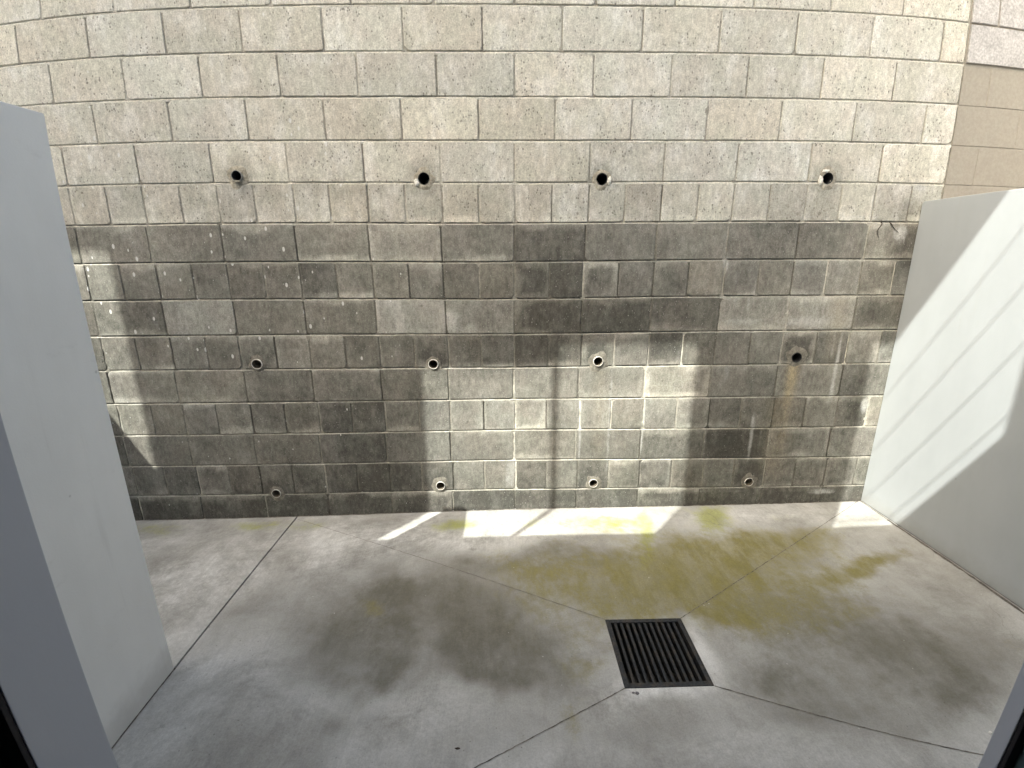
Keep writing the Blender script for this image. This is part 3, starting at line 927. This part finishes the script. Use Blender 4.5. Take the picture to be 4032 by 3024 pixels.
def collar(parent, r_in, rad, mat, seed, lift=0.004, seg=48, squash=1.0):
    vs, fs = [], []
    nr = 7
    for k in range(nr + 1):
        t = k / nr
        for s in range(seg):
            a = 2 * math.pi * s / seg
            ro = rad * (1 + 0.32 * mnoise.noise((math.cos(a) * 1.6 + seed, math.sin(a) * 1.6, seed * 2.3)) + 0.10 * mnoise.noise((math.cos(a) * 5 + seed, math.sin(a) * 5, seed)))
            ro = max(ro, 0.047)
            r = r_in + (ro - r_in) * t
            y = -lift * (1 - t ** 2.2) + 0.0022 * t ** 3 + 0.0016 * mnoise.noise((r * 60 * math.cos(a) + seed, r * 60 * math.sin(a), 4.0)) * (1 - t)
            vs.append((r * math.cos(a), y, r * math.sin(a) * squash))
    for k in range(nr):
        for s in range(seg):
            s2 = (s + 1) % seg
            fs.append((k * seg + s, k * seg + s2, (k + 1) * seg + s2, (k + 1) * seg + s))
    return raw("mortar_collar", vs, fs, mat, parent, smooth=True)


def lump(name, parent, pos, size, mat, seed, squash=(1, .5, 1)):
    bmq = bmesh.new()
    bmesh.ops.create_icosphere(bmq, subdivisions=3, radius=size)
    for v in bmq.verts:
        n = mnoise.noise(v.co / size * 1.3 + Vector((seed, seed * .7, 3)))
        n2 = mnoise.noise(v.co / size * 4 + Vector((seed, 1, 3)))
        v.co *= 1 + 0.45 * n + 0.18 * n2
        v.co.x *= squash[0]
        v.co.y *= squash[1]
        v.co.z *= squash[2]
    return bm_obj(name, bmq, mat, parent, loc=pos)


PIPE_SPEC = [
    # mat, r_out, r_in, front, collar radius, collar mat, label
    (M_PVCG, 0.0285, 0.0245, -0.016, 0.062, M_MORL, "grey pipe end jutting from cracked mortar, leftmost of the upper holes"),
    (M_PVCD, 0.0320, 0.0290, -0.003, 0.056, M_MORL, "black upper pipe with a white plaster lump at its lower left"),
    (M_PVCD, 0.0315, 0.0285, -0.003, 0.052, M_MORL, "black upper pipe with a white plaster lump at its right side"),
    (M_PVCD, 0.0310, 0.0280, -0.003, 0.058, M_MORL, "black upper pipe set in pale crumbling mortar, rightmost of the upper holes"),
    (M_PVC, 0.0305, 0.0272, -0.012, 0.050, M_MORD, "pale pipe end at mid height, nearest the left wing wall"),
    (M_PVC, 0.0300, 0.0266, -0.012, 0.056, M_MORD, "pale pipe end at mid height, at the left edge of the sunlit patch"),
    (M_PVC, 0.0300, 0.0266, -0.012, 0.064, M_MORD, "pale pipe end at mid height, inside the sunlit patch right of the bar shadow"),
    (M_PVCD, 0.0300, 0.0270, -0.008, 0.066, M_MORD, "black pipe end with a tan stain running down below it"),
    (M_PVC, 0.0280, 0.0254, -0.010, 0.052, M_MORD, "white rimmed pipe end low on the wall, nearest the left wing wall"),
    (M_PVC, 0.0290, 0.0260, -0.010, 0.054, M_MORD, "white rimmed pipe end low on the wall, left edge of the sunlit patch"),
    (M_PVC, 0.0290, 0.0260, -0.010, 0.054, M_MORD, "white rimmed pipe end low on the wall, right of the bar shadow in sunlight"),
    (M_PVC, 0.0280, 0.0254, -0.010, 0.056, M_MORD, "white rimmed pipe end low on the wall, in shade nearest the right white wall"),
]
for i, ((px, pz), (mt, ro, ri, fr, cr, cm, lab)) in enumerate(zip(PIPES, PIPE_SPEC)):
    e = empty("drain_pipe", (px, 0, pz))
    tag(e, lab, "drain pipe", "drain pipes through the block wall")
    tube("pipe", ro, ri, fr, 0.30, mt, e, ragged=0.002 if i in (0, 4, 8) else 0.0006)
    collar(e, ro - 0.001, cr, cm, 3.7 * i + 1.3)
    if i == 1:
        lump("plaster_lump", e, (-0.040, -0.004, -0.018), 0.015, M_PLAS, 2.0, (0.9, .6, 1.3))
    if i == 2:
        lump("plaster_lump", e, (0.040, -0.003, -0.008), 0.013, M_PLAS, 5.0, (0.8, .6, 1.5))
    if i == 3:
        lump("plaster_lump", e, (-0.040, -0.003, -0.010), 0.014, M_PLAS, 7.0, (0.8, .5, 1.7))
        lump("plaster_lump", e, (-0.018, -0.003, 0.038), 0.012, M_PLAS, 9.0, (1.6, .5, .7))
    if i == 0:
        lump("plaster_lump", e, (-0.004, -0.014, -0.026), 0.010, M_MORL, 4.0, (2.0, .6, .5))

# ------------------------------------------------------------------ floor drain
dg = empty("floor_drain", ((GX0 + GX1) / 2, (GY0 + GY1) / 2, ZG))
tag(dg, "square black iron drain grate set in the concrete floor", "drain")
hw = (GX1 - GX0) / 2
bm = bmesh.new()
fw = 0.021
for x0, x1, y0, y1 in ((-hw + .001, -hw + fw, -hw + .001, hw - .001), (hw - fw, hw - .001, -hw + .001, hw - .001),
                       (-hw + fw, hw - fw, -hw + .001, -hw + fw), (-hw + fw, hw - fw, hw - fw, hw - .001)):
    box(bm, x0, x1, y0, y1, -0.032, 0.003)
bm_obj("frame", bm, M_IRON, dg, bevel=0.0018)
inner = hw - fw
nbar = 11
slot = 0.0150
barw = (2 * inner - slot * (nbar + 1)) / nbar
for k in range(nbar):
    bm = bmesh.new()
    x0 = -inner + slot + k * (barw + slot)
    z = -0.001 + random.uniform(-.0008, .0008)
    prism(bm, [(x0, z), (x0 + barw, z), (x0 + barw - .0022, z - .026), (x0 + .0022, z - .026)], 1, -inner - .003, inner + .003)
    bmesh.ops.translate(bm, vec=(0, 0, 0), verts=bm.verts)
    bm_obj("bar", bm, M_IRON, dg, bevel=0.0012)
bm = bmesh.new()
t_ = 0.002
box(bm, -hw, -hw + t_, -hw, hw, -0.32, -0.034)
box(bm, hw - t_, hw, -hw, hw, -0.32, -0.034)
box(bm, -hw + t_, hw - t_, -hw, -hw + t_, -0.32, -0.034)
box(bm, -hw + t_, hw - t_, hw - t_, hw, -0.32, -0.034)
box(bm, -hw + t_, hw - t_, -hw + t_, hw - t_, -0.32, -0.31)
bm_obj("pit", bm, M_PIT, dg)


# ------------------------------------------------------------------ small loose things
def pebble(name, x, y, size, mat, label, cat, seed, squash=(1, 1, .6), group=None):
    bmq = bmesh.new()
    bmesh.ops.create_icosphere(bmq, subdivisions=3, radius=size)
    for v in bmq.verts:
        v.co *= 1 + 0.3 * mnoise.noise(v.co / size * 1.2 + Vector((seed, 2, 3)))
        v.co = Vector((v.co.x * squash[0], v.co.y * squash[1], v.co.z * squash[2]))
    zmin = min(v.co.z for v in bmq.verts)
    o = bm_obj(name, bmq, mat, loc=(x, y, float(floor_z(x, y)) - zmin * 0.9))
    for p in o.data.polygons:
        p.use_smooth = True
    return tag(o, label, cat, group)


pebble("pebble", 1.661, -1.564, 0.0058, M_STONE, "tiny round white pebble on the concrete by the right door post", "pebble", 3)
pebble("stone_chip", 0.496, -1.306, 0.0075, M_CHIP, "larger grey stone chip just in front of the drain grate", "stone", 8, (1, .8, .4))
pebble("stone_chip", 0.482, -1.303, 0.0045, M_CHIP, "smaller grey stone chip beside the drain grate's front left corner", "stone", 12, (1.2, .7, .5))
pebble("leaf_scrap", -0.165, -1.50, 0.006, M_ROOT, "small dark leaf scrap on the concrete left of the drain", "leaf", 15, (1.5, .6, .25))


def root(name, pts, r, label):
    vs, fs = [], []
    seg = 8
    P = [Vector((x, y, z)) for x, y, z in pts]
    Q = []
    n = 24
    for k in range(n + 1):                      # Catmull-Rom through the points
        t = k / n * (len(P) - 1)
        i = min(int(t), len(P) - 2)
        f = t - i
        p0, p1, p2, p3 = P[max(i - 1, 0)], P[i], P[i + 1], P[min(i + 2, len(P) - 1)]
        Q.append(0.5 * ((2 * p1) + (p2 - p0) * f + (2 * p0 - 5 * p1 + 4 * p2 - p3) * f * f + (3 * p1 - p0 - 3 * p2 + p3) * f ** 3))
    for k, q in enumerate(Q):
        d = (Q[min(k + 1, n)] - Q[max(k - 1, 0)]).normalized()
        u = d.cross(Vector((0, 1, 0))).normalized()
        v = d.cross(u)
        rr = r * (1 - 0.75 * k / n) * (1 + 0.25 * mnoise.noise(q * 90))
        for s in range(seg):
            a = 2 * math.pi * s / seg
            vs.append(q + u * rr * math.cos(a) + v * rr * math.sin(a))
    for k in range(n):
        for s in range(seg):
            fs.append((k * seg + s, k * seg + (s + 1) % seg, (k + 1) * seg + (s + 1) % seg, (k + 1) * seg + s))
    fs.append(tuple(range(seg)))
    fs.append(tuple(n * seg + s for s in range(seg)))
    o = raw(name, vs, fs, M_ROOT, smooth=True)
    return tag(o, label, "root", "dry roots on the block wall")


root("dry_root", [(2.139, 0.006, 1.776), (2.137, -0.006, 1.765), (2.118, -0.008, 1.733), (2.122, -0.006, 1.712), (2.135, -0.003, 1.692)], 0.0034,
     "thin curved brown root hanging from a bed joint near the right white wall")
root("dry_root", [(2.187, 0.006, 1.777), (2.195, -0.005, 1.765), (2.214, -0.005, 1.743), (2.248, -0.002, 1.720)], 0.0030,
     "straight slanting brown root beside white salt marks, closest to the right white wall")

# ------------------------------------------------------------------ the house the photo is taken from
hs = empty("house", (0, YF, 0))
tag(hs, "white house the yard is seen from, its door frame at both lower corners", "house")


def house_part(name, bm, mat, bevel=0.0):
    o = bm_obj(name, bm, mat, hs, bevel)
    o.location = (0, -YF, 0)
    return o


# added unseen upper storey front; openings and ends shaped to light the yard
bm = bmesh.new()
FT = 0.03
fy0, fy1 = YF - FT, YF
dx, dzz = 0.92 * FT, 1.69 * FT
OPEN = [(-5.40, -4.294, 3.40, 5.53), (-2.600, -1.818, 3.395, 4.855), (-1.770, -0.954, 3.40, 4.978), (0.114, 0.911, 3.43, 4.96)]
ZB, ZT = 2.6, 7.05
cols = [-9.0]
for x0, x1, z0, z1 in OPEN:
    cols += [x0 - dx, x1]
cols.append(1.27)
for i in range(0, len(cols), 2):
    box(bm, cols[i], cols[i + 1], fy0, fy1, ZB, ZT)
for x0, x1, z0, z1 in OPEN:
    box(bm, x0 - dx, x1, fy0, fy1, ZB, z0)
    box(bm, x0 - dx, x1, fy0, fy1, z1 + dzz, ZT)
house_part("added_upper_front", bm, M_CLAD)
# thin slats added across the right hand opening to streak its sunlight
bm = bmesh.new()
zb = 3.56
while zb < 4.95:
    box(bm, 0.114 - dx, 0.911, YF - 0.018, YF - 0.016 + 0.004, zb, zb + random.uniform(0.0008, 0.0020))
    zb += random.choice((0.13, 0.2, 0.3, 0.36))
house_part("streak_slats", bm, M_CLAD)
# ground floor: door frame, sashes, ceiling, room behind
for nm, x0, x1, yb, lab in (("door_post", -0.56, -0.416, -2.371, "left door post, wide and bluish white"), ("door_post", 0.550, 0.70, -2.3185, "right door post, a narrow strip")):
    bm = bmesh.new()
    box(bm, x0, x1, yb, YF, -0.05, 2.6)
    tag(house_part(nm, bm, M_FRAME, 0.0012), lab)
for x0, x1, yb in ((-0.4450, -0.4175, -2.371), (0.5515, 0.5655, -2.3185)):
    bm = bmesh.new()
    box(bm, x0, x1, yb - 0.006, yb - 0.0002, -0.05, 2.58)
    house_part("door_seal", bm, M_GASK, 0.001)
for x0, x1, yb in ((-1.30, -0.4455, -2.371), (0.566, 2.30, -2.3185)):
    bm = bmesh.new()
    box(bm, x0, x1, yb - 0.02, yb - 0.0015, 0.02, 2.56)
    house_part("side_sash", bm, M_SASH, 0.001)
bm = bmesh.new()
box(bm, -9.0, -1.31, fy0, fy1 - 0.002, -0.1, ZB - 0.002)
box(bm, 2.31, 5.5, fy0, fy1 - 0.002, -0.1, ZB - 0.002)
house_part("lower_front", bm, M_CLAD)
bm = bmesh.new()
box(bm, -3.4, 3.4, -6.0, YF - 0.1, -0.12, -0.06)
house_part("room_floor", bm, M_PIT)
bm = bmesh.new()
box(bm, -3.4, 3.4, -6.0, YF - 0.035, 2.602, 2.8)
house_part("ceiling", bm, M_CLAD)
bm = bmesh.new()
box(bm, -3.4, 3.4, -6.1, -6.002, -0.06, 2.6)
box(bm, -3.5, -3.402, -6.0, YF - 0.035, -0.06, 2.6)
box(bm, 3.402, 3.5, -6.0, YF - 0.035, -0.06, 2.6)
house_part("room_wall", bm, M_CLAD)
